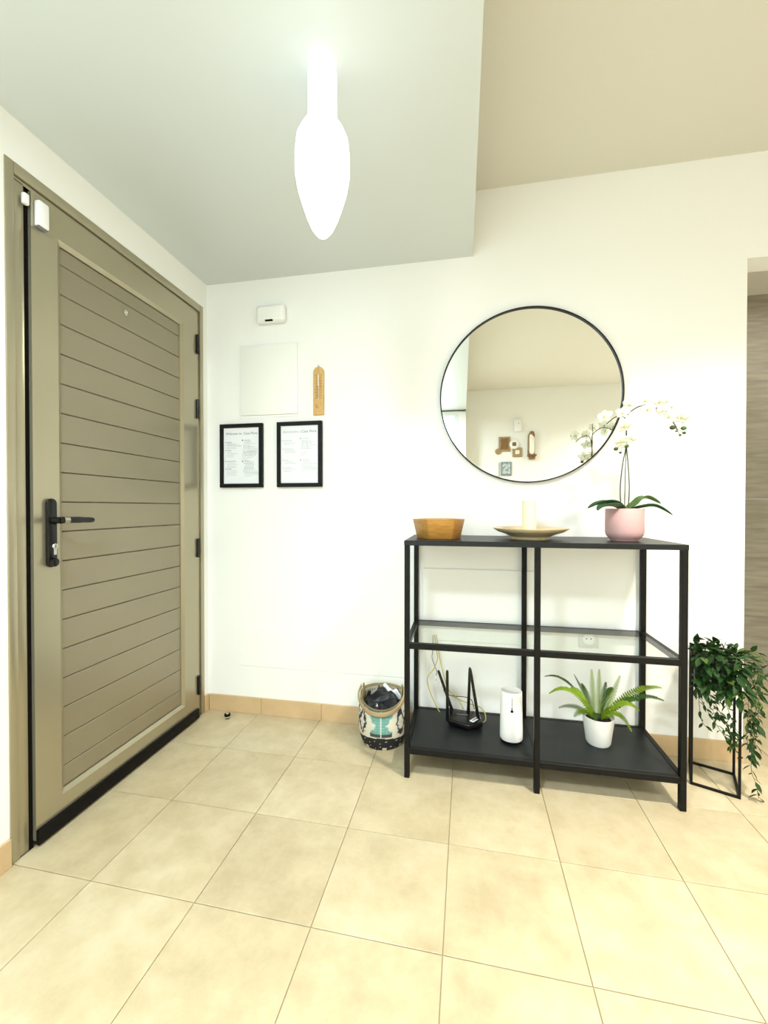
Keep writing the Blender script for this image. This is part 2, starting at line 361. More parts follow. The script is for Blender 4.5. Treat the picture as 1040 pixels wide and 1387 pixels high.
cy.build('lock_cylinder', M_chrome, plate, smooth=True)
MB().box(LFX+.023, LFX+.0236, 1.130, 1.132, .953, .963).build('keyhole', M_dark, plate)
cv = MB(); cv.lathe([(.014,0),(.014,.010),(.009,.013),(0,.013)], (LFX+.012,1.130,.905), 18, 'x'); cv.build('lock_cover', M_gloss, plate, smooth=True)

# alarm contacts
t = thing('alarm_contact', (LFX+.01, 1.103, 1.98), 'larger white plastic alarm contact with chamfered top on the door leaf corner', 'sensor')
MB().box(LFX, LFX+.022, 1.086, 1.121, 1.975, 2.056).build('housing', M_white, t, bevel=.006)
MB().box(LFX+.003, LFX+.018, 1.088, 1.119, 1.9735, 1.977).build('base_seam', M_greyc, t)
t = MB().box(XF, XF+.014, 1.052, 1.0695, 2.022, 2.056).build('alarm_magnet', M_white, bevel=.004)
tag(t, 'small white magnet block on the door frame beside the larger alarm contact', 'sensor')
# door stop on the floor
t = thing('door_stop', (-1.18, 1.925, 0), 'small steel floor door stop with dark rubber ring near the corner', 'door stop')
MB().lathe([(.013,0),(.013,.004),(.008,.006),(.008,.018),(0,.018)], (-1.18,1.925,0), 24).build('post', M_chrome, t, smooth=True)
MB().lathe([(.008,.015),(.0145,.016),(.0155,.022),(.0145,.027),(.008,.028)], (-1.18,1.925,0), 24).build('rubber_ring', M_rubber, t, smooth=True)
MB().lathe([(.0085,.027),(.0075,.031),(0,.032)], (-1.18,1.925,0), 20).build('cap', M_chrome, t, smooth=True)

# ================================================================== things on the back wall
t = thing('alarm_siren', (-.965, YB, 2.02), 'white rounded alarm unit high on wall above the cover plate', 'alarm')
MB().box(-1.040, -.886, YB-.040, YB, 2.030, 2.118).build('housing', M_white, t, bevel=.014, seg=4)
MB().box(-1.036, -.890, YB-.044, YB-.004, 2.034, 2.114).build('front_shell', M_cream, t, bevel=.014, seg=4)
MB().box(-.985, -.945, YB-.046, YB-.02, 2.0335, 2.0385).build('slot', M_dark, t)
t = thing('fuse_box', (-.98, YB, 1.56), 'cream flush fuse box cover on the wall above the black frames', 'fuse box')
MB().box(-1.150, -.815, YB-.003, YB+.01, 1.553, 1.935).build('frame', M_white, t, bevel=.001, seg=1)
MB().box(-1.140, -.825, YB-.012, YB-.001, 1.565, 1.925).build('door_flap', M_cream, t, bevel=.003)
# thermometer
t = thing('thermometer', (-.7125, YB, 1.553), 'narrow wooden wall thermometer with rounded top beside the fuse box', 'thermometer')
pr = [(-.7125+.028*math.cos(a), YB-.011, 1.768+.028*math.sin(a)) for a in [PI*k/10 for k in range(11)]]+[(-.7405,YB-.011,1.553),(-.6845,YB-.011,1.553)]
MB().prism(pr, (0,.010,0)).build('board', M_thermo, t, bevel=.0015, seg=1)
MB().tube([(-.7125,YB-.013,1.635),(-.7125,YB-.013,1.755)], .0025, 8).build('glass_tube', M_cream, t, smooth=True)
MB().box(-.7135,-.7115,YB-.0162,YB-.0155,1.637,1.70).build('liquid', M_burn, t)
mk = MB()
for k in range(17):
    z = 1.638+k*.0072; w = .013 if k%2 == 0 else .007
    mk.box(-.7175-w, -.7175, YB-.0118, YB-.0108, z-.0009, z+.0009); mk.box(-.7075, -.7075+w, YB-.0118, YB-.0108, z-.0009, z+.0009)
mk.build('scale_marks', M_burn, t)
b = MB(); b.tube([(-.7215+.006*math.cos(a),YB-.0115,1.598+.006*math.sin(a)) for a in [2*PI*k/12 for k in range(13)]],.001,4)
b.box(-.722,-.708,YB-.0118,YB-.0108,1.588,1.5895); b.build('emblem', M_burn, t)
n = MB(); n.tube([(-.7125,YB+.0,1.80),(-.7125,YB-.012,1.802)], .0025, 8); n.tube([(-.7125,YB-.010,1.801),(-.7125,YB-.011,1.785)], .0008, 5)
n.build('nail', M_chrome, t, smooth=True)

def text_mesh(body, size, x, y, z, material, name, parent, shear=.25, maxw=None):
    cu = bpy.data.curves.new('txt', 'FONT'); cu.body = body; cu.size = size; cu.shear = shear; cu.extrude = .0002; cu.resolution_u = 2
    to = bpy.data.objects.new('txt', cu); COL.objects.link(to); bpy.context.view_layer.update()
    me = bpy.data.meshes.new_from_object(to.evaluated_get(bpy.context.evaluated_depsgraph_get())); bpy.data.objects.remove(to)
    xs = [v.co.x for v in me.vertices]; w = max(xs)-min(xs); s = min(1, maxw/w) if maxw else 1
    me.transform(Matrix.Rotation(PI/2, 4, 'X') @ Matrix.Scale(s, 4)); me.materials.clear(); me.materials.append(material)
    o = bpy.data.objects.new(name, me); link(o, (x, y, z), parent); return o
def info_frame(x0, x1, z0, z1, label, title1, title2, dense, seed):
    R = random.Random(seed)
    t = thing('framed_notice', ((x0+x1)/2, YB, z0), label, 'picture frame', 'black framed house notices')
    w = .020
    for a,b,c,d in ((x0,x1,z0,z0+w),(x0,x1,z1-w,z1),(x0,x0+w,z0+w,z1-w),(x1-w,x1,z0+w,z1-w)):
        MB().box(a,b,YB-.020,YB-.001,c,d).build('frame_bar', M_frameb, t, bevel=.0015, seg=1)
    sheet = MB().box(x0+w,x1-w,YB-.011,YB-.004,z0+w,z1-w).build('notice_sheet', M_paper, t)
    a, c = x0+w+.010, z1-w; W_ = x1-x0-2*w-.018; yy = YB-.0113
    text_mesh(title1, .018, a, yy, c-.036, M_inkl if not dense else M_ink, 'title', sheet, maxw=W_*.54)
    text_mesh(title2, .026, a+W_*.55, yy, c-.036, M_ink, 'title', sheet, maxw=W_*.42)
    mk = MB(); ml = MB()
    for zz in (.075,.118,.175,.215):           # headings and dots, left column
        mk.ball((a+.001, yy, c-zz), .0028, .0005, .0028, 8, 4)
        mk.box(a+.008, a+.03+R.random()*.03, yy-.0002, yy, c-zz-.001, c-zz+.001)
        for k in range(4 if dense else 2):
            z = c-zz-.009-.008*k; ml.box(a+.006, a+.04+R.random()*.035, yy-.0002, yy, z-.0007, z+.0007)
    b = a+W_*.53
    for zz in (.066,.176):                     # right column
        mk.ball((b, yy, c-zz), .0042, .0005, .0042, 10, 4)
        mk.box(b+.010, b+.045, yy-.0002, yy, c-zz-.001, c-zz+.001)
        for k in range(9 if dense else 6):
            z = c-zz-.010-.0085*k; (mk if dense and k%3 == 0 else ml).box(b+.002+R.random()*.01, b+.05+R.random()*.04, yy-.0002, yy, z-.0007, z+.0007)
    tag(mk.build('text_lines', M_ink if dense else M_inkl, sheet), kind='stuff'); tag(ml.build('text_lines', M_inkl, sheet), kind='stuff')
    gl = [(b+.012, .075, b+.004, .125), (b+.03, .078, b+.04, .118)]
    m3 = MB()
    for (p, q, r, s_) in gl: m3.tube([(p,yy,c-q),(r,yy,c-s_)], .0007, 4)
    if dense:
        for k in range(5): m3.tube([(b-.004,yy,c-.135-.011*k),(b+.03,yy,c-.124-.010*k),(b+.075,yy,c-.120-.006*k)], .0009, 4)
        for k in range(4): m3.tube([(b+.004+.016*k,yy,c-.235+.004*k),(b+.03+.012*k,yy,c-.175)], .0008, 4)
        for k in range(2): m3.tube([(a+.01,yy,c-.078-.01*k),(a+.09,yy,c-.094-.004*k)], .0009, 4)
    else:
        for k in range(2): m3.tube([(b,yy,c-.142-.012*k),(b+.035,yy,c-.130-.008*k)], .0007, 4)
    tag(m3.build('pen_strokes', M_inkl, sheet), kind='stuff')
info_frame(-1.257, -1.015, 1.190, 1.523, 'left black framed handwritten-style notice, crowded with grey lines, beside the door', 'Welcome to', 'Casa Flora', True, 3)
info_frame(-.935, -.693, 1.190, 1.523, 'right black framed notice with mostly blank sheet, below the wooden thermometer', 'Bienvenidos a', 'Casa Flora', False, 5)

# mirror
mc = Vector((.2985, YB, 1.602)); mr_ = .402
t = thing('round_mirror', (mc.x, YB, mc.z-mr_), 'large round wall mirror with thin black frame above the console table', 'mirror')
MB().lathe([(mr_-.005,0),(mr_,0),(mr_,.022),(mr_-.005,.022),(mr_-.005,0)], mc, 128, 'y').build('frame', M_black, t, smooth=True)
MB().lathe([(0,0),(mr_-.005,0),(mr_-.005,.010)], mc, 96, 'y').build('backing', M_dark, t, smooth=True)
d = MB(); d.lathe([(mr_-.0052,.011),(mr_-.0052,.013),(0,.013)], mc, 128, 'y'); d.build('mirror_glass', M_mirror, t)
# socket
t = thing('wall_socket', (.565, YB, .455), 'white wall socket seen through the glass shelf', 'socket')
MB().box(.524,.606,YB-.006,YB,.452,.534).build('plate', M_socket, t, bevel=.003)
s = MB(); s.lathe([(.0265,0),(.0265,.004),(.0225,.004),(.021,.0006),(0,.0006)], (.565,YB-.006,.493), 32, 'y'); s.build('socket_well', M_potw, t, smooth=True)
for dx in (-.0095,.0095): MB().lathe([(.003,0),(0,.0005)], (.565+dx,YB-.0068,.493), 10, 'y').build('pin_hole', M_dark, t)
# flush access covers
t = MB().box(-.184,.330,YB-.006,YB+.01,.446,.792).build('access_cover', M_wall, bevel=.0012, seg=1)
tag(t, 'flush white access cover on the wall behind the left half of the console table', 'cover')
t = MB().box(-1.155,-.215,YB-.003,YB+.01,.25,.448).build('access_cover', M_wall, bevel=.0008, seg=1)
tag(t, 'long flush white cover low on the wall, left of the console table', 'cover')

# ================================================================== ceiling glare, made as an added glowing shape
px, py = -.371, 1.073
t = thing('ceiling_glare', (px, py, 1.81), 'glowing slender white shape standing in for glare on the glossy lowered ceiling', 'glare')
MB().lathe([(.032,0),(.036,-.002),(.036,-.008),(.030,-.012)], (px,py,HS), 32).build('glare_top', M_glared, t, smooth=True)
MB().lathe([(.034,-.010),(.0385,-.02),(.0385,-.125)], (px,py,HS), 40).build('glare_neck', M_glared, t, smooth=60)
MB().lathe([(.0385,-.125),(.041,-.15),(.058,-.175),(.069,-.20),(.073,-.24),(.073,-.29),(.066,-.33),(.054,-.37),(.042,-.405),(.028,-.435),(.014,-.452),(0,-.455)], (px,py,HS), 40).build('glare_body', M_glare, t, smooth=60)

# ================================================================== console table
TX0, TX1, TY0, TY1, TT = -.225, .790, 1.635, 1.994, .954
t = thing('console_table', ((TX0+TX1)/2, (TY0+TY1)/2, 0), 'long black metal console table with glass middle shelf under the mirror', 'table')
L = .021; xm = (TX0+TX1)/2
for x in (TX0, xm-L/2, TX1-L):
    for y in (TY0, TY1-L):
        MB().box(x, x+L, y, y+L, 0, TT-.006).build('leg', M_black, t, bevel=.0015, seg=1)
tp = MB().box(TX0-.001, TX1+.001, TY0-.001, TY1+.001, TT-.020, TT).build('tabletop', M_shelf, t, bevel=.0015, seg=1)
def frame_at(z0, z1, nm):
    for y in (TY0+.001, TY1-L+.001):
        for a, b in ((TX0+L, xm-L/2), (xm+L/2, TX1-L)): MB().box(a, b, y, y+L-.002, z0, z1).build(nm, M_black, t, bevel=.001, seg=1)
    for x in (TX0+.001, TX1-L+.001): MB().box(x, x+L-.002, TY0+L, TY1-L, z0, z1).build(nm, M_black, t, bevel=.001, seg=1)
frame_at(.520, .543, 'shelf_rail'); frame_at(.097, .121, 'shelf_rail')
MB().box(TX0+L, TX1-L, TY0+L, TY1-L, .5375, .5435).build('glass_shelf', M_glass, t)
for a, b in ((TX0+L, xm-.0003), (xm+.0003, TX1-L)):
    MB().box(a, b, TY0+L, TY1-L, .105, .120).build('lower_shelf', M_shelf, t, bevel=.001, seg=1)
ZS = .120
# bowl (square, flared)
t = thing('wooden_bowl', (-.098, 1.80, TT), 'flared bamboo bowl with flat facets at left end of the console table', 'bowl')
def hexring(c, r, z, a0, n=6): return [(c[0]+r*math.cos(a0+2*PI*k/n), c[1]+r*math.sin(a0+2*PI*k/n), z) for k in range(n)]
bc = (-.098, 1.80); A0 = math.radians(-112); b = MB()
rings = [hexring(bc,.001,TT+.0,A0), hexring(bc,.093,TT,A0), hexring(bc,.112,TT+.082,A0), hexring(bc,.106,TT+.082,A0), hexring(bc,.084,TT+.010,A0), hexring(bc,.001,TT+.010,A0)]
b.add([p for r in rings for p in r], [(i*6+k, i*6+(k+1)%6, (i+1)*6+(k+1)%6, (i+1)*6+k) for i in range(5) for k in range(6)])
b.build('bowl_body', M_bamboo, t, bevel=.0012, seg=1)
# dish and candle
dc = (.283, 1.825, TT)
t = thing('wooden_dish', dc, 'wide shallow pale wooden dish on foot at the middle of the tabletop', 'dish')
MB().lathe([(0,.006),(.070,.006),(.072,.0),(.076,.0),(.076,.010),(.10,.020),(.130,.030),(.1515,.043),(.1525,.046),(.149,.047),(.12,.036),(.08,.026),(0,.022)], dc, 64).build('dish_body', M_oak, t, smooth=60)
t = thing('candle', (.279,1.828,TT+.0225), 'thick ivory pillar candle standing on the wooden dish', 'candle')
MB().lathe([(.026,0),(.0285,.002),(.0285,.136),(.026,.139),(.010,.136),(0,.135)], (.279,1.828,TT+.0225), 32).build('wax', M_wax, t, smooth=True)
MB().tube([(.279,1.828,TT+.157),(.280,1.828,TT+.166)], .0009, 5).build('wick', M_burn, t)

# ================================================================== orchid
oc = (.635, 1.79, TT)
t = thing('potted_orchid', oc, 'white orchid with arching spray in a pink pot on the tabletop', 'plant')
MB().lathe([(0,.001),(.048,.001),(.050,.006),(.056,.010),(.065,.022),(.0685,.036),(.0685,.126),(.0665,.128),(.064,.125),(.062,.108),(0,.108)], oc, 48).build('pot', M_pink, t, smooth=50)
MB().lathe([(.062,.106),(.03,.114),(0,.116)], oc, 24).build('soil', M_soil, t, smooth=True)
def strap_leaf(path, w, material, parent, name='leaf', fold=.5, thick=.0015):
    P = bez(path, 6); n = len(P); rows = []
    for i, p in enumerate(P):
        u = i/(n-1); ww = w*(math.sin(PI*min(1,.08+u*.92))**.6)*(1 if u < .97 else .5)
        tt = (P[min(i+1,n-1)]-P[max(i-1,0)]).normalized(); sd = tt.cross(Vector((0,0,1))).normalized() if abs(tt.z) < .98 else Vector((1,0,0)); up_ = sd.cross(tt)
        rows.append([p-sd*ww+up_*ww*fold, p-sd*ww*.5+up_*ww*fold*.35, p, p+sd*ww*.5+up_*ww*fold*.35, p+sd*ww+up_*ww*fold])
    mb = MB(); mb.sheet(rows); return mb.build(name, material, parent, smooth=True, solid=thick)
c0 = Vector((.632,1.785,1.070))
strap_leaf([c0, (.58,1.76,1.100), (.53,1.75,1.098), (.486,1.745,1.082)], .027, M_leafo, t)
strap_leaf([c0, (.57,1.72,1.090), (.53,1.70,1.088), (.505,1.69,1.074)], .024, M_leafo, t)
strap_leaf([c0, (.68,1.80,1.095), (.715,1.805,1.122), (.775,1.81,1.100)], .026, M_leafo2, t)
strap_leaf([c0, (.69,1.76,1.086), (.73,1.745,1.088), (.782,1.73,1.056)], .022, M_leafo, t)
s1 = bez([(.622,1.785,1.06),(.617,1.785,1.16),(.624,1.78,1.26),(.632,1.775,1.315),(.634,1.775,1.38),(.634,1.775,1.44),(.66,1.77,1.47),(.695,1.765,1.482),(.738,1.76,1.466),(.775,1.76,1.432),(.80,1.76,1.400),(.808,1.76,1.376)],6)
MB().tube(s1, .0021, 6).build('stem', M_stem, t, smooth=True)
s2 = bez([(.645,1.785,1.06),(.650,1.785,1.16),(.643,1.78,1.26),(.636,1.775,1.32),(.633,1.77,1.40),(.622,1.765,1.44),(.590,1.765,1.440),(.560,1.768,1.415)],6)
MB().tube(s2, .0020, 6).build('stem', M_stem, t, smooth=True)
MB().tube([(.634,1.788,1.06),(.634,1.783,1.20),(.6345,1.778,1.32),(.635,1.776,1.50)], .0016, 6).build('support_stick', M_stem, t, smooth=True)
def petal_rows(c, d, nrm, ln, w):
    d = d.normalized(); sd = d.cross(nrm).normalized(); rows = []
    for i in range(6):
        u = i/5; ww = w*math.sin(PI*min(.96,.12+u*.84))**.7; p = c + d*ln*u + nrm*(.12*ln*math.sin(u*2.4))
        rows.append([p-sd*ww+nrm*ww*.18, p, p+sd*ww+nrm*ww*.18])
    return rows
def flower(c, nrm, size, roll=0):
    c = Vector(c); nrm = Vector(nrm).normalized(); u = nrm.orthogonal().normalized()
    up_ = Vector((0,0,1)); up_ = (up_-nrm*up_.dot(nrm)); u = up_.normalized() if up_.length > .1 else u; v = nrm.cross(u)
    fl = MB().ball(c+nrm*.004-u*.003, size*.16, size*.16, size*.20, 8, 6).build('flower', M_lip, t, smooth=True)
    for k, (ang, ln, w) in enumerate(((90,1,.36),(18,1.05,.52),(162,1.05,.52),(-50,1,.34),(230,1,.34))):
        a = math.radians(ang+roll); d = v*math.cos(a)+u*math.sin(a)
        MB().sheet(petal_rows(c, d, nrm, size*ln, size*w)).build('petal', M_petal, fl, smooth=True, solid=.0006)
    return fl
for i, (x, y, z) in enumerate([(.555,1.775,1.445),(.612,1.752,1.452),(.618,1.75,1.405),(.640,1.745,1.355),(.606,1.75,1.345),
                               (.695,1.76,1.497),(.700,1.748,1.462),(.740,1.75,1.492),(.752,1.745,1.455),(.768,1.757,1.492),(.782,1.752,1.470),(.818,1.755,1.432),(.640,1.76,1.487),(.770,1.745,1.432)]):
    R = random.Random(i*7+1)
    flower((x,y,z), (R.uniform(-.5,.5), -1 if i%4 else -.5, R.uniform(-.5,.35)), R.uniform(.024,.031), R.uniform(-15,15))
    near = min(s1[20:]+s2[20:], key=lambda q: (q-Vector((x,y,z))).length)
    MB().tube([near, (Vector((x,y,z))+near)/2+Vector((0,0,.004)), (x,y+.002,z)], .0009, 5).build('flower_stalk', M_stem, t, smooth=True)
for i, (x,y,z,r) in enumerate([(.592,1.76,1.315,.0075),(.630,1.76,1.325,.008),(.608,1.76,1.300,.005),(.791,1.76,1.392,.0095),(.829,1.76,1.388,.009),(.831,1.76,1.370,.006),(.817,1.76,1.362,.0045),(.804,1.76,1.377,.004)]):
    near = Vector((.618,1.77,1.322)) if i < 3 else Vector((.806,1.76,1.385))
    bd = MB(); bd.ball((x,y,z), r*1.15, r, r*.9, 10, 8); bd.tube([near,(x,y,z)], .0008, 5); bd.build('bud', M_leafo2 if i%3 == 1 else M_stem, t, smooth=60)
MB().tube(bez([(.634,1.776,1.345),(.622,1.772,1.335),(.606,1.765,1.325),(.596,1.76,1.318)],4), .0010, 5).build('stem', M_stem, t, smooth=True)

# ================================================================== router
R_ = thing('router', (.01,1.87,ZS), 'flat black router with four upright antennas on the lower shelf', 'router')
b = MB(); pl_ = [(-.062,1.945),(.082,1.925),(.092,1.835),(.030,1.800),(-.056,1.835)]
b.prism([(x,y,ZS+.008) for x,y in pl_], (0,0,.024)); b.build('body', M_gloss, R_, bevel=.007, seg=3)
for x, y in ((-.045,1.93),(.07,1.91),(.025,1.82)): MB().lathe([(.006,0),(.006,.009)], (x,y,ZS), 10).build('foot', M_rubber, R_)
def antenna(a, b_):
    a, b_ = Vector(a), Vector(b_); d = (b_-a).normalized(); m = MB()
    m.tube([a, a+d*.02, b_-d*.01, b_], [.0080,.0070,.0062,.0045], 8); m.ball(a, .008, .008, .008, 8, 6); m.build('antenna', M_gloss, R_, smooth=60)
antenna((-.044,1.935,ZS+.030), (-.106,1.935,.325)); antenna((-.060,1.838,ZS+.026), (-.061,1.822,.372))
antenna((.032,1.940,ZS+.030), (.038,1.932,.350)); antenna((.074,1.862,ZS+.034), (.038,1.862,.372))
lb = MB(); lb.obox((.060,1.852,ZS+.0335), Vector((.018,.024,0))*.95, Vector((.008,-.006,0))*.95, (0,0,.0006)); lb.build('sticker', M_white, R_)
lb = MB(); lb.obox((.060,1.852,ZS+.0345), Vector((.015,.020,0))*.8, Vector((.004,-.003,0))*.8, (0,0,.0005)); lb.build('sticker_print', M_greyc, R_)
MB().box(-.02,.03,1.885,1.888,ZS+.0325,ZS+.0332).build('light_strip', M_greyc, R_)
# white hub
hc = (.2035,1.772,ZS)
t = thing('white_hub', hc, 'tall white rounded internet hub standing on the lower shelf', 'router')
MB().lathe([(.042,0),(.044,.006),(.044,.010)], hc, 40, sx=1, sy=.85).build('base', M_rubber, t, smooth=True)
MB().lathe([(.042,.008),(.0455,.014),(.046,.04),(.0425,.205),(.0415,.208)], hc, 40, sx=1, sy=.85).build('body', M_white, t, smooth=True)
MB().lathe([(.0418,.206),(.039,.211),(0,.2115)], hc, 40, sx=1, sy=.85).build('top_grille', mat('pale_grey_plastic',(.62,.62,.60),.5), t, smooth=True)
MB().box(.2005,.2035,hc[1]-.0395,hc[1]-.0355,ZS+.150,ZS+.190).build('logo_lettering', mat('grey_print',(.45,.45,.45),.5), t)
MB().lathe([(.0055,0),(.0055,.002),(0,.003)], (.202,hc[1]-.0365,ZS+.138), 16, 'y').build('indicator', M_dark, t, smooth=True)
MB().lathe([(.003,0),(.003,.002),(0,.003)], (.202,hc[1]-.0363,ZS+.148), 12, 'y').build('indicator', M_dark, t, smooth=True)
# cables
def cable(name, pts, r, m, label):
    return tag(MB().tube(bez(pts, 8), r, 7).build(name, m, smooth=True), label, 'cable')
cable('cable', [(-.128,2.000,.472),(-.116,1.975,.400),(-.112,1.96,.368),(-.127,1.955,.325),(-.157,1.95,.281),(-.149,1.95,.225),(-.118,1.95,.153),(-.100,1.95,.124)], .0022, M_yellow, 'yellow cable bowing left from the wall down to the shelf edge')
cable('cable', [(-.120,2.000,.473),(-.106,1.975,.400),(-.098,1.965,.360),(-.083,1.96,.297),(-.057,1.955,.227),(-.018,1.955,.192),(.010,1.945,.150)], .0022, M_yellow, 'yellow cable running from the wall behind the router antennas')
cable('cable', [(-.135,2.000,.470),(-.136,1.975,.400),(-.137,1.965,.370),(-.126,1.96,.340),(-.114,1.955,.308),(-.122,1.955,.286),(-.116,1.95,.270)], .0018, M_greyc, 'short grey cable with loose white plug hanging by the wall')
p = MB(); p.tube([(-.126,1.95,.278),(-.112,1.95,.286)], .0045, 8); p.box(-.124,-.114,1.945,1.955,.284,.294)
tag(p.build('cable_plug', M_white, bevel=.001, seg=1), 'small loose white plug at the end of the grey cable', 'plug')
cable('cable', [(-.083,1.962,.262),(-.079,1.964,.215),(-.043,1.964,.198),(.010,1.962,.199),(.045,1.958,.190),(.060,1.952,.150)], .0017, M_rubber, 'thin black cable looping behind the router')
cable('cable', [(-.05,1.965,.215),(-.02,1.97,.185),(.04,1.968,.165),(.085,1.945,.165),(.104,1.90,.160),(.106,1.872,.145),(.096,1.868,.135)], .0022, M_yellow, 'yellow cable looping round the right side of the router')

# ================================================================== fern
fc = Vector((.553,1.822,ZS))
t = thing('potted_fern', fc, 'bright green fern in a small white pot on the lower shelf', 'plant')
MB().lathe([(0,.001),(.043,.001),(.047,.008),(.060,.108),(.0605,.113),(.058,.114),(.055,.100),(0,.100)], fc, 40).build('pot', M_potw, t, smooth=50)
MB().lathe([(.055,.098),(.03,.104),(0,.106)], fc, 24).build('soil', M_soil, t, smooth=True)
def frond(base, tip, arch, w, m, seed):
    R = random.Random(seed); base, tip = Vector(base), Vector(tip); mid = (base+tip)/2+Vector((0,0,arch)); P = []
    n = 30
    for i in range(n+1):
        u = i/n; P.append(base*(1-u)**2+mid*2*u*(1-u)+tip*u*u)
    mb = MB(); mb.tube(P, [.0016*(1-.7*i/n) for i in range(n+1)], 4)
    roll = R.uniform(-.5,.5)
    for i in range(2, n):
        u = i/n; ww = w*(math.sin(PI*min(1,.15+u*.80))**.8); tt = (P[i+1]-P[i-1]).normalized()
        sd = tt.cross(Vector((math.sin(roll)*.6,-.45,1))).normalized(); nn = sd.cross(tt)
        lw = (P[1]-P[0]).length*.30
        for s in (-1,1):
            d = (sd*s+tt*.28+nn*(-.15+R.uniform(-.12,.12))).normalized(); p = P[i]; q = p+d*ww*R.uniform(.9,1.05)
            mb.add([p-tt*lw, p+tt*lw, p+d*ww*.6+tt*lw*.95+nn*.001, q, p+d*ww*.6-tt*lw*.7+nn*.001], [(0,1,2,3,4)])
    return mb.build('frond', m, t)
fb = Vector((.553,1.822,ZS+.100))
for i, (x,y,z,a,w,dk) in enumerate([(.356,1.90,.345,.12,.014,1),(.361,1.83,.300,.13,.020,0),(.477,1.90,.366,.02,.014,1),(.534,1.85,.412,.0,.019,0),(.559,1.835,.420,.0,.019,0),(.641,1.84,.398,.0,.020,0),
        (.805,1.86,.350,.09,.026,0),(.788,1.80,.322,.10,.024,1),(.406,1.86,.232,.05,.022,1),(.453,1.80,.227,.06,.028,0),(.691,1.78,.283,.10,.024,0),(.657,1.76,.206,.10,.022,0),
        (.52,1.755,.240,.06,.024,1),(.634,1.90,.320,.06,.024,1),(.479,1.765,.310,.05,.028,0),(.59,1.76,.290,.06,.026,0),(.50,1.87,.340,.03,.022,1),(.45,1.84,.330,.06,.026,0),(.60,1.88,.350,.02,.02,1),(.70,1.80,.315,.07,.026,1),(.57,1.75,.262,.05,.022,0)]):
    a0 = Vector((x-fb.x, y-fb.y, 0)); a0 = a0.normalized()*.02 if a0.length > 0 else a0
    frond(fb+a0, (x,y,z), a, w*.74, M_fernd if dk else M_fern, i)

# ================================================================== basket
kc = Vector((-.360, 1.882, 0))
t = thing('storage_basket', kc, 'patterned woven basket in black, cream and teal beside the console table', 'basket')
def basket_r(v):    # v 0..1 of height
    return .088+.030*math.sin(PI*min(1, v*1.0)*.85)**.7 - .006*v
def ikat(a, v):     # a: angle from front, v: height 0..1
    x = a/.62; y = (v-.62)/.30
    wob = .05*math.sin(a*31)+.04*math.sin(v*57)
    if v < .30+.02*math.cos(a*3):
        g = math.sin(a*13+2)*math.sin(v*70+1)
        return (.62,.60,.50) if g > .93 or (v < .07 and math.sin(a*7+.5) > .75) else (.012,.012,.014)
    if v < .335: return (.66,.62,.50)
    if v > .97: return (.35,.25,.12)
    k = ((a+PI/2)%1.15)-.575 if abs(a) > .9 else None
    if abs(x) < 1:
        if abs(x) < .025: return (.66,.70,.60)
        if y < -.68+.1*abs(x) : return (.66,.62,.50) if abs(x) > .72 else (.055,.06,.055)
        lim = .45+.62*abs(y)+wob
        if abs(x) < lim-.12: return (.14,.34,.31) if (math.sin(a*60)+math.sin(v*90)) < 1.2 else (.28,.46,.41)
        if abs(x) < lim: return (.60,.62,.52)
        return (.66,.62,.50)
    z = (abs(a)-.62)/.50
    d = abs(((z)%1.0)-.5)*2*.6+abs(y)*.55+wob
    if .38 < d < .64: return (.035,.035,.04)
    if d < .16: return (.55,.55,.48)
    if abs(math.sin(a*24))*abs(math.sin(v*26)) > .80 and d > .5: return (.05,.05,.055)
    return (.66,.62,.50)
NA, NV = 160, 60; HB = .205
vs = []; cols = []
for i in range(NV+1):
    v = i/NV
    for k in range(NA):
        a = 2*PI*k/NA - PI; ang = -PI/2 + a + .10; r = basket_r(v)
        z = HB*v + (.022*(math.sin(ang))*v*v) + .02*abs(math.cos(ang))**3*v**3
        vs.append((kc.x+r*math.cos(ang), kc.y+r*math.sin(ang)*.92, z)); cols.append(ikat(a, v))
me = bpy.data.meshes.new('basket_body'); o0 = Vector((kc.x,kc.y,0))
me.from_pydata([Vector(v)-o0 for v in vs], [], [(i*NA+k, i*NA+(k+1)%NA, (i+1)*NA+(k+1)%NA, (i+1)*NA+k) for i in range(NV) for k in range(NA)]+[tuple(range(NA))[::-1]])
at = me.color_attributes.new('weave', 'FLOAT_COLOR', 'POINT')
for i, c in enumerate(cols): at.data[i].color = (*c, 1)
for p_ in me.polygons: p_.use_smooth = True
mw = mat('woven_pattern', (.6,.6,.5), .85, bump=.5, bscale=250); ca_ = mw.node_tree.nodes.new('ShaderNodeVertexColor'); ca_.layer_name = 'weave'
mw.node_tree.links.new(ca_.outputs[0], mw.node_tree.nodes['Principled BSDF'].inputs['Base Color']); me.materials.append(mw)
ob = bpy.data.objects.new('basket_body', me); q = ob.modifiers.new('solid','SOLIDIFY'); q.thickness = .004; q.offset = -1; link(ob, o0, t)
rim = []
for k in range(65):
    ang = 2*PI*k/64; r = basket_r(1)+.001; rim.append((kc.x+r*math.cos(ang), kc.y+r*math.sin(ang)*.92, HB+.022*math.sin(ang)+.02*abs(math.cos(ang))**3))
MB().tube(rim, .0042, 6).build('rim', M_khaki, t, smooth=True)
hp = [(kc.x-.098,kc.y-.005,.252),(kc.x-.104,kc.y-.035,.225),(kc.x-.084,kc.y-.070,.196),(kc.x-.045,kc.y-.098,.178),(kc.x+.0,kc.y-.108,.173),(kc.x+.045,kc.y-.100,.178),(kc.x+.086,kc.y-.068,.198),(kc.x+.102,kc.y-.03,.230),(kc.x+.098,kc.y-.005,.258)]
P = bez(hp, 6); mb = MB(); rows = []
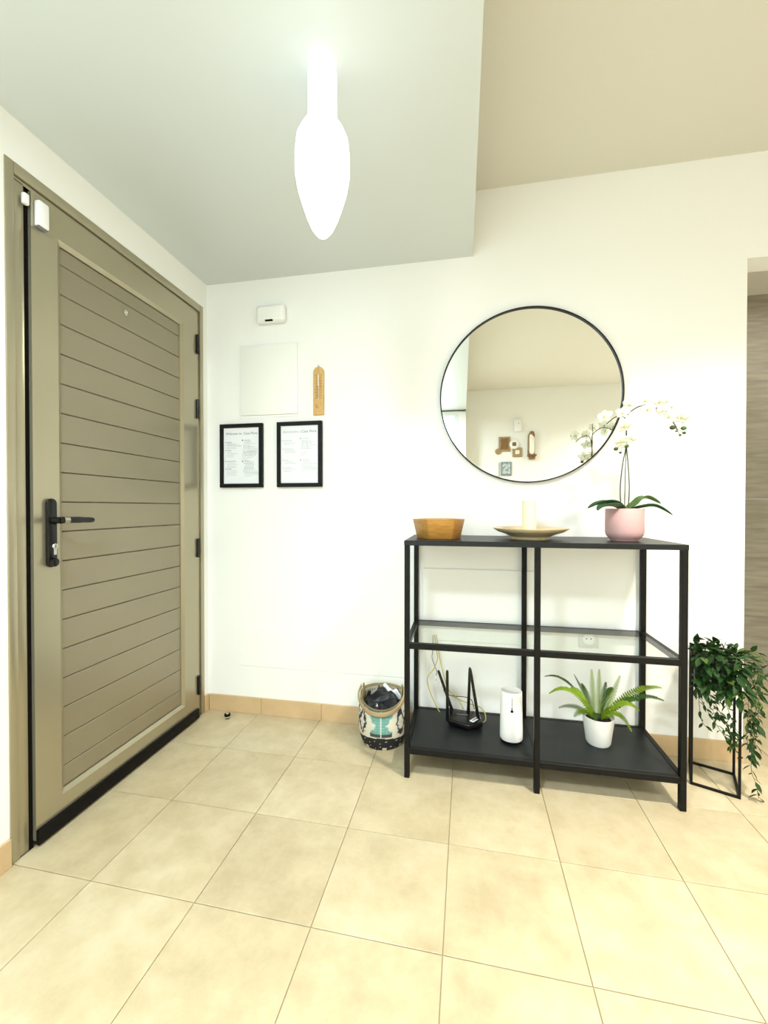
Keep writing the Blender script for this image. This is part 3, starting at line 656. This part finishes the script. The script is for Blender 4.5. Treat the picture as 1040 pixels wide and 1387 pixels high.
for i, p_ in enumerate(P):
    tt = (P[min(i+1,len(P)-1)]-P[max(i-1,0)]).normalized(); out = Vector((p_.x-kc.x,p_.y-kc.y,0)).normalized(); u_ = tt.cross(out).normalized()
    rows.append([p_+u_*.010+out*.001, p_+u_*.005+out*.005, p_-u_*.005+out*.005, p_-u_*.010+out*.001])
mb.sheet(rows); mb.build('handle', M_tan, t, smooth=True, solid=.004)
for sx_, top in ((-1,.262),(1,.268)):
    lg = MB(); a = kc.x+sx_*.088
    lg.prism([(a,kc.y+.045,.180),(a,kc.y-.030,.190),(a,kc.y-.012,top),(a,kc.y+.005,top)], (.006*sx_,0,0)); lg.build('side_tab', M_khaki, t, bevel=.002)
bg_ = thing('black_plastic_bag', (kc.x-.005,kc.y,.10), 'crumpled black bag stuffed inside the patterned basket', 'bag')
rr = random.Random(4); rows = []
for i in range(15):
    row = []
    for k in range(33):
        a = 2*PI*(k%32)/32; u = i/14; r = (.094)*math.sin(u*PI/2)
        z = .176+.018*math.sin(a)+.020*(1-u**2)+.012*math.sin(a*3+u*5)*math.sin(u*PI)+.008*math.sin(a*7-u*9)*math.sin(u*PI) - (.06*(u**8))
        row.append((kc.x+r*math.cos(a), kc.y+r*math.sin(a)*.92, z))
    rows.append(row)
MB().sheet(rows).build('bag_body', M_bag, bg_, smooth=60)
MB().prism([(kc.x-.018,kc.y-.070,.190),(kc.x-.012,kc.y-.073,.206),(kc.x-.008,kc.y-.070,.190)], (0,.002,0)).build('white_tag', M_white, bg_)
pw = thing('white_paper_bag', (kc.x+.04,kc.y+.06,.15), 'white crumpled paper edge at the back of the patterned basket', 'paper')
rows = []
for i in range(5):
    rows.append([(kc.x-.01+.095*u, kc.y+.066-.030*u*u+.004*math.sin(u*20), .165+(.070+.008*math.sin(u*11)-.03*u)*i/4) for u in [k/12 for k in range(13)]])
MB().sheet(rows).build('paper_sheet', M_white, pw, smooth=60, solid=.001)

# ================================================================== tall planter with trailing vine
A = Vector((.888,1.807,0)); ex = Vector((.9138,-.406,0))*.144; ey = Vector((.406,.9138,0))*.165
HP = .510
t = thing('planter_stand', A+ex/2+ey/2, 'tall black wire planter stand right of the console table', 'planter')
r = .0042
for i, j in ((0,0),(1,0),(0,1),(1,1)):
    p_ = A+ex*i+ey*j
    MB().obox(p_+Vector((0,0,HP/2)), ex.normalized()*r, ey.normalized()*r, (0,0,HP/2)).build('post', M_black, t)
for z in (r, HP-r):
    for p_, d in ((A,ex),(A+ey,ex),(A,ey),(A+ex,ey)):
        MB().obox(p_+d/2+Vector((0,0,z)), d/2-d.normalized()*r, d.cross(Vector((0,0,1))).normalized()*r, (0,0,r)).build('bar', M_black, t)
MB().obox(A+ex/2+ey/2+Vector((0,0,.387)), ex/2-ex.normalized()*.004, ey/2-ey.normalized()*.004, (0,0,.003)).build('pot_tray', M_black, t)
v = thing('trailing_vine', A+ex/2+ey/2+Vector((0,0,.39)), 'dense dark green trailing vine in black box on planter stand, reaching the floor', 'plant')
pc = A+ex/2+ey/2
pb = MB(); pb.obox(pc+Vector((0,0,.440)), ex*.44, ey*.44, (0,0,.050)); pb.build('box_pot', M_black, v, bevel=.003)
MB().obox(pc+Vector((0,0,.489)), ex*.42, ey*.42, (0,0,.003)).build('soil', M_soil, v)
def leaf_mesh(nm, m):
    mb = MB(); s = [(0,0,0),(.30,.26,.03),(.62,.22,.035),(1,0,-.08),(.62,-.22,.035),(.30,-.26,.03),(.32,0,-.02),(.64,0,-.03)]
    mb.add([Vector(p_) for p_ in s], [(0,6,1),(1,6,7,2),(2,7,3),(0,5,6),(5,4,7,6),(4,3,7)])
    me = bpy.data.meshes.new(nm); me.from_pydata(mb.v, [], mb.f); me.materials.append(m)
    for q_ in me.polygons: q_.use_smooth = True
    return me
LM = [leaf_mesh('leaf', M_vine), leaf_mesh('leaf', M_vine), leaf_mesh('leaf', M_vinel)]
RV = random.Random(11); nleaf = [0]
def put_leaf(p_, d, size, light=False):
    if nleaf[0] >= 298: return
    nleaf[0] += 1
    o = bpy.data.objects.new('leaf', LM[2] if light or RV.random() < .12 else LM[0]); link(o, p_, v)
    d = Vector(d).normalized(); o.rotation_euler = (Matrix.Rotation(RV.uniform(-.9,.9),4,d) @ d.to_track_quat('X','Z').to_matrix().to_4x4()).to_euler(); o.scale = (size, size*(.72 if size < .04 else .85), size)
def vine(pts, n, size, spread=.6, light=False, tipdown=.6):
    P = bez(pts, 8); MB().tube(P, .0011, 4).build('vine_stem', M_vines, v)
    for i in range(n):
        u = (i+.5)/n*(len(P)-1); k = int(u); p_ = P[k].lerp(P[min(k+1,len(P)-1)], u-k); tt = (P[min(k+1,len(P)-1)]-P[max(k-1,0)]).normalized()
        sd = Vector((RV.uniform(-1,1), RV.uniform(-1,.6), RV.uniform(-.2,.4))).normalized()
        sd = Vector(((1 if i%2 else -1)*abs(sd.x)+.0, sd.y, sd.z))
        put_leaf(p_, sd*spread+tt*tipdown, size*RV.uniform(.8,1.2), light)
# long trailing strands on the right
T = A+ex
vine([T+ey*.3+Vector((-.02,.0,.50)), (1.060,1.775,.50), (1.075,1.76,.42), (1.07,1.75,.30), (1.060,1.745,.20), (1.052,1.74,.12),(1.070,1.74,.06),(1.076,1.738,.016)], 30, .034)
vine([T+ey*.5+Vector((-.02,.0,.50)), (1.085,1.80,.51), (1.105,1.79,.44), (1.098,1.78,.33), (1.090,1.775,.24), (1.075,1.77,.17)], 26, .036, light=False)
vine([T+ey*.2+Vector((-.02,.0,.49)), (1.045,1.76,.49), (1.055,1.75,.40), (1.050,1.74,.30), (1.052,1.738,.22), (1.05,1.735,.16)], 24, .032)
vine([T+ey*.7+Vector((-.02,.0,.50)), (1.10,1.84,.52), (1.125,1.83,.48), (1.12,1.82,.41), (1.105,1.81,.34)], 16, .036, light=True)
vine([T+ey*.4+Vector((-.02,.0,.50)), (1.09,1.79,.54), (1.13,1.79,.50), (1.150,1.79,.45)], 9, .036)
vine([T+ey*.1+Vector((-.02,.0,.49)), (1.03,1.74,.47), (1.035,1.73,.36), (1.03,1.73,.27), (1.035,1.73,.20)], 18, .030)
# strands below the front face, slanting right
vine([A+ex*.05+Vector((0,-.012,.48)), A+ex*.05+Vector((0,-.020,.38)), (.918,1.78,.325), (.945,1.775,.275), (.975,1.765,.225), (1.000,1.76,.180)], 17, .029)
vine([A+ex*.3+Vector((0,-.012,.48)), A+ex*.3+Vector((0,-.020,.38)), (.955,1.77,.33), (.98,1.765,.27), (1.00,1.755,.22), (1.01,1.75,.17)], 16, .029)
vine([A+ex*.6+Vector((0,-.012,.48)), A+ex*.6+Vector((0,-.020,.38)), (.985,1.76,.33), (1.00,1.75,.27), (1.015,1.745,.21)], 15, .029)
vine([A+ex*.1+Vector((0,-.012,.48)), A+ex*.05+Vector((0,-.030,.36)), (.915,1.79,.26), (.935,1.785,.235)], 9, .028)
# mound over and in front of the pot
for i in range(118):
    a = RV.random(); q_ = RV.random()
    if i < 64: p_ = A+ex*(-.03+1.06*a)+Vector((-.006,-.016-.016*RV.random(),.385+.150*q_)); d = (RV.uniform(-.8,.8), -.6, RV.uniform(-.9,.1)); sz = RV.uniform(.044,.060)
    else: p_ = A+ex*(.02+.98*a)+ey*(q_*.95)+Vector((0,0,.497+.045*RV.random())); d = (RV.uniform(-.9,.9), RV.uniform(-.9,.3), RV.uniform(-.1,.9)); sz = RV.uniform(.042,.056)
    put_leaf(p_, d, sz)
# the rest of the foliage, past the 300 leaves above
ml = MB(); LV = [v_.co.copy() for v_ in LM[0].vertices]; LFc = [tuple(p_.vertices) for p_ in LM[0].polygons]
def extra(p_, d, size):
    d = Vector(d).normalized(); q_ = Matrix.Rotation(RV.uniform(-1,1),3,d) @ d.to_track_quat('X','Z').to_matrix()
    ml.add([Vector(p_)+q_@Vector((c.x*size, c.y*size*.8, c.z*size)) for c in LV], LFc)
for i in range(110):
    extra(A+ex*(-.02+1.04*RV.random())+Vector((-.004,-.012-.018*RV.random(),.40+.135*RV.random())), (RV.uniform(-.9,.9), -.5, RV.uniform(-.9,.5)), RV.uniform(.026,.040))
for i in range(55):
    extra(A+ex*RV.random()+ey*RV.random()+Vector((0,0,.50+.03*RV.random())), (RV.uniform(-.9,.9), RV.uniform(-.9,.4), RV.uniform(-.1,.8)), RV.uniform(.028,.042))
for i in range(60):
    u = RV.random(); extra((.91+.10*u+RV.uniform(-.01,.05*(1-u)), 1.765, .37-.18*u+RV.uniform(-.01,.02)), (RV.uniform(-.6,.9), -.4, RV.uniform(-.9,.0)), RV.uniform(.018,.028))
for i in range(75):
    u = RV.random(); extra((1.045+RV.uniform(0,.06*(1-.5*u)), 1.755+RV.uniform(-.02,.03), .50-.36*u), (RV.uniform(-.9,.9), -.4, RV.uniform(-.9,.0)), RV.uniform(.020,.030))
tag(ml.build('small_leaves', M_vine, v), kind='stuff')
for b_, e_ in (((.99,1.82,.50),(1.000,1.80,.570)),((1.03,1.80,.50),(1.058,1.79,.550)),((.95,1.84,.50),(.955,1.83,.540))):
    MB().tube([b_,e_], .001, 4).build('vine_stem', M_vines, v); put_leaf(e_, (.3,-.4,.8), .03); put_leaf(Vector(b_).lerp(Vector(e_),.6), (-.8,-.3,.4), .026)

# ================================================================== things on the opposite wall (seen in the mirror)
def fb_(x0,x1,z0,z1,d,m,name,parent=None,bev=.003): return MB().box(x0,x1,YO,YO+d,z0,z1).build(name, m, parent, bevel=bev)
t = thing('door_chime', (.67,YO,2.02), 'white box high on the opposite wall, reflected in the mirror', 'box')
fb_(.635,.72,2.035,2.18,.05,M_white,'housing',t); MB().lathe([(.006,0),(.006,.003),(0,.003)], (.69,YO+.05,2.13), 12, 'y').build('button', M_dark, t)
t = thing('square_wall_plaque', (.525,YO,1.79), 'brown square wooden plaque in a paler frame, reflected in the mirror', 'wall decoration')
fb_(.455,.595,1.79,1.975,.015,M_lbrown,'frame',t); fb_(.478,.572,1.813,1.952,.020,M_brown,'panel',t)
t = thing('round_wall_plaque', (.45,YO,1.755), 'small round wooden plaque left of the brown square, reflected in the mirror', 'wall decoration')
MB().lathe([(.037,0),(.037,-.015),(.028,-.018),(0,-.018)], (.449,YO,1.792), 28, 'y').build('disc', M_lbrown, t, smooth=True)
t = thing('ring_wall_plaque', (.642,YO,1.82), 'white round plaque with dark brown square centre, reflected in the mirror', 'wall decoration')
MB().lathe([(.058,0),(.058,-.020),(.050,-.024),(0,-.024)], (.642,YO,1.878), 32, 'y').build('disc', M_white, t, smooth=True)
MB().box(.620,.664,YO+.020,YO+.030,1.856,1.900).build('centre_square', M_brown, t)
t = thing('square_wall_plaque', (.678,YO,1.72), 'small light brown square plaque with cream centre, reflected in the mirror', 'wall decoration')
fb_(.622,.734,1.72,1.835,.018,M_lbrown,'frame',t); fb_(.655,.705,1.755,1.803,.023,M_cream,'centre_square',t)
t = thing('carved_wall_ornament', (.845,YO,1.68), 'tall carved wooden wall ornament, brown and cream, reflected in the mirror', 'wall decoration')
MB().prism([(.80,YO,1.72),(.89,YO,1.72),(.885,YO,1.97),(.865,YO,2.03),(.835,YO,2.04),(.805,YO,1.98)], (0,.012,0)).build('back_board', M_lbrown, t, bevel=.002)
MB().lathe([(.012,.06),(.030,.09),(.030,.28),(.022,.31)], (.848,YO+.045,1.68), 20).build('cream_body', M_cream, t, smooth=True)
MB().ball((.855,YO+.05,1.975), .026, .022, .055, 14, 10).build('carved_head', M_brown, t, smooth=True)
MB().box(.800,.900,YO+.0,YO+.075,1.722,1.742).build('ledge', M_brown, t, bevel=.003)
MB().box(.815,.885,YO+.0,YO+.06,1.685,1.722).build('base', M_brown, t, bevel=.003)
t = thing('framed_picture', (.545,YO,1.485), 'blue-grey square picture below the wooden plaques, reflected in the mirror', 'picture')
fb_(.482,.610,1.487,1.660,.018,M_bluegrey,'frame',t)
MB().box(.500,.592,YO+.017,YO+.021,1.507,1.640).build('picture_sheet', mat('blotchy_print',(.10,.14,.16),.5,noise=.9,nscale=35,col2=(.75,.8,.8)), t)
t = fb_(.425,.452,1.49,1.66,.03,M_white,'light_switch'); tag(t, 'narrow white switch strip beside the blue-grey picture, reflected in the mirror', 'switch')
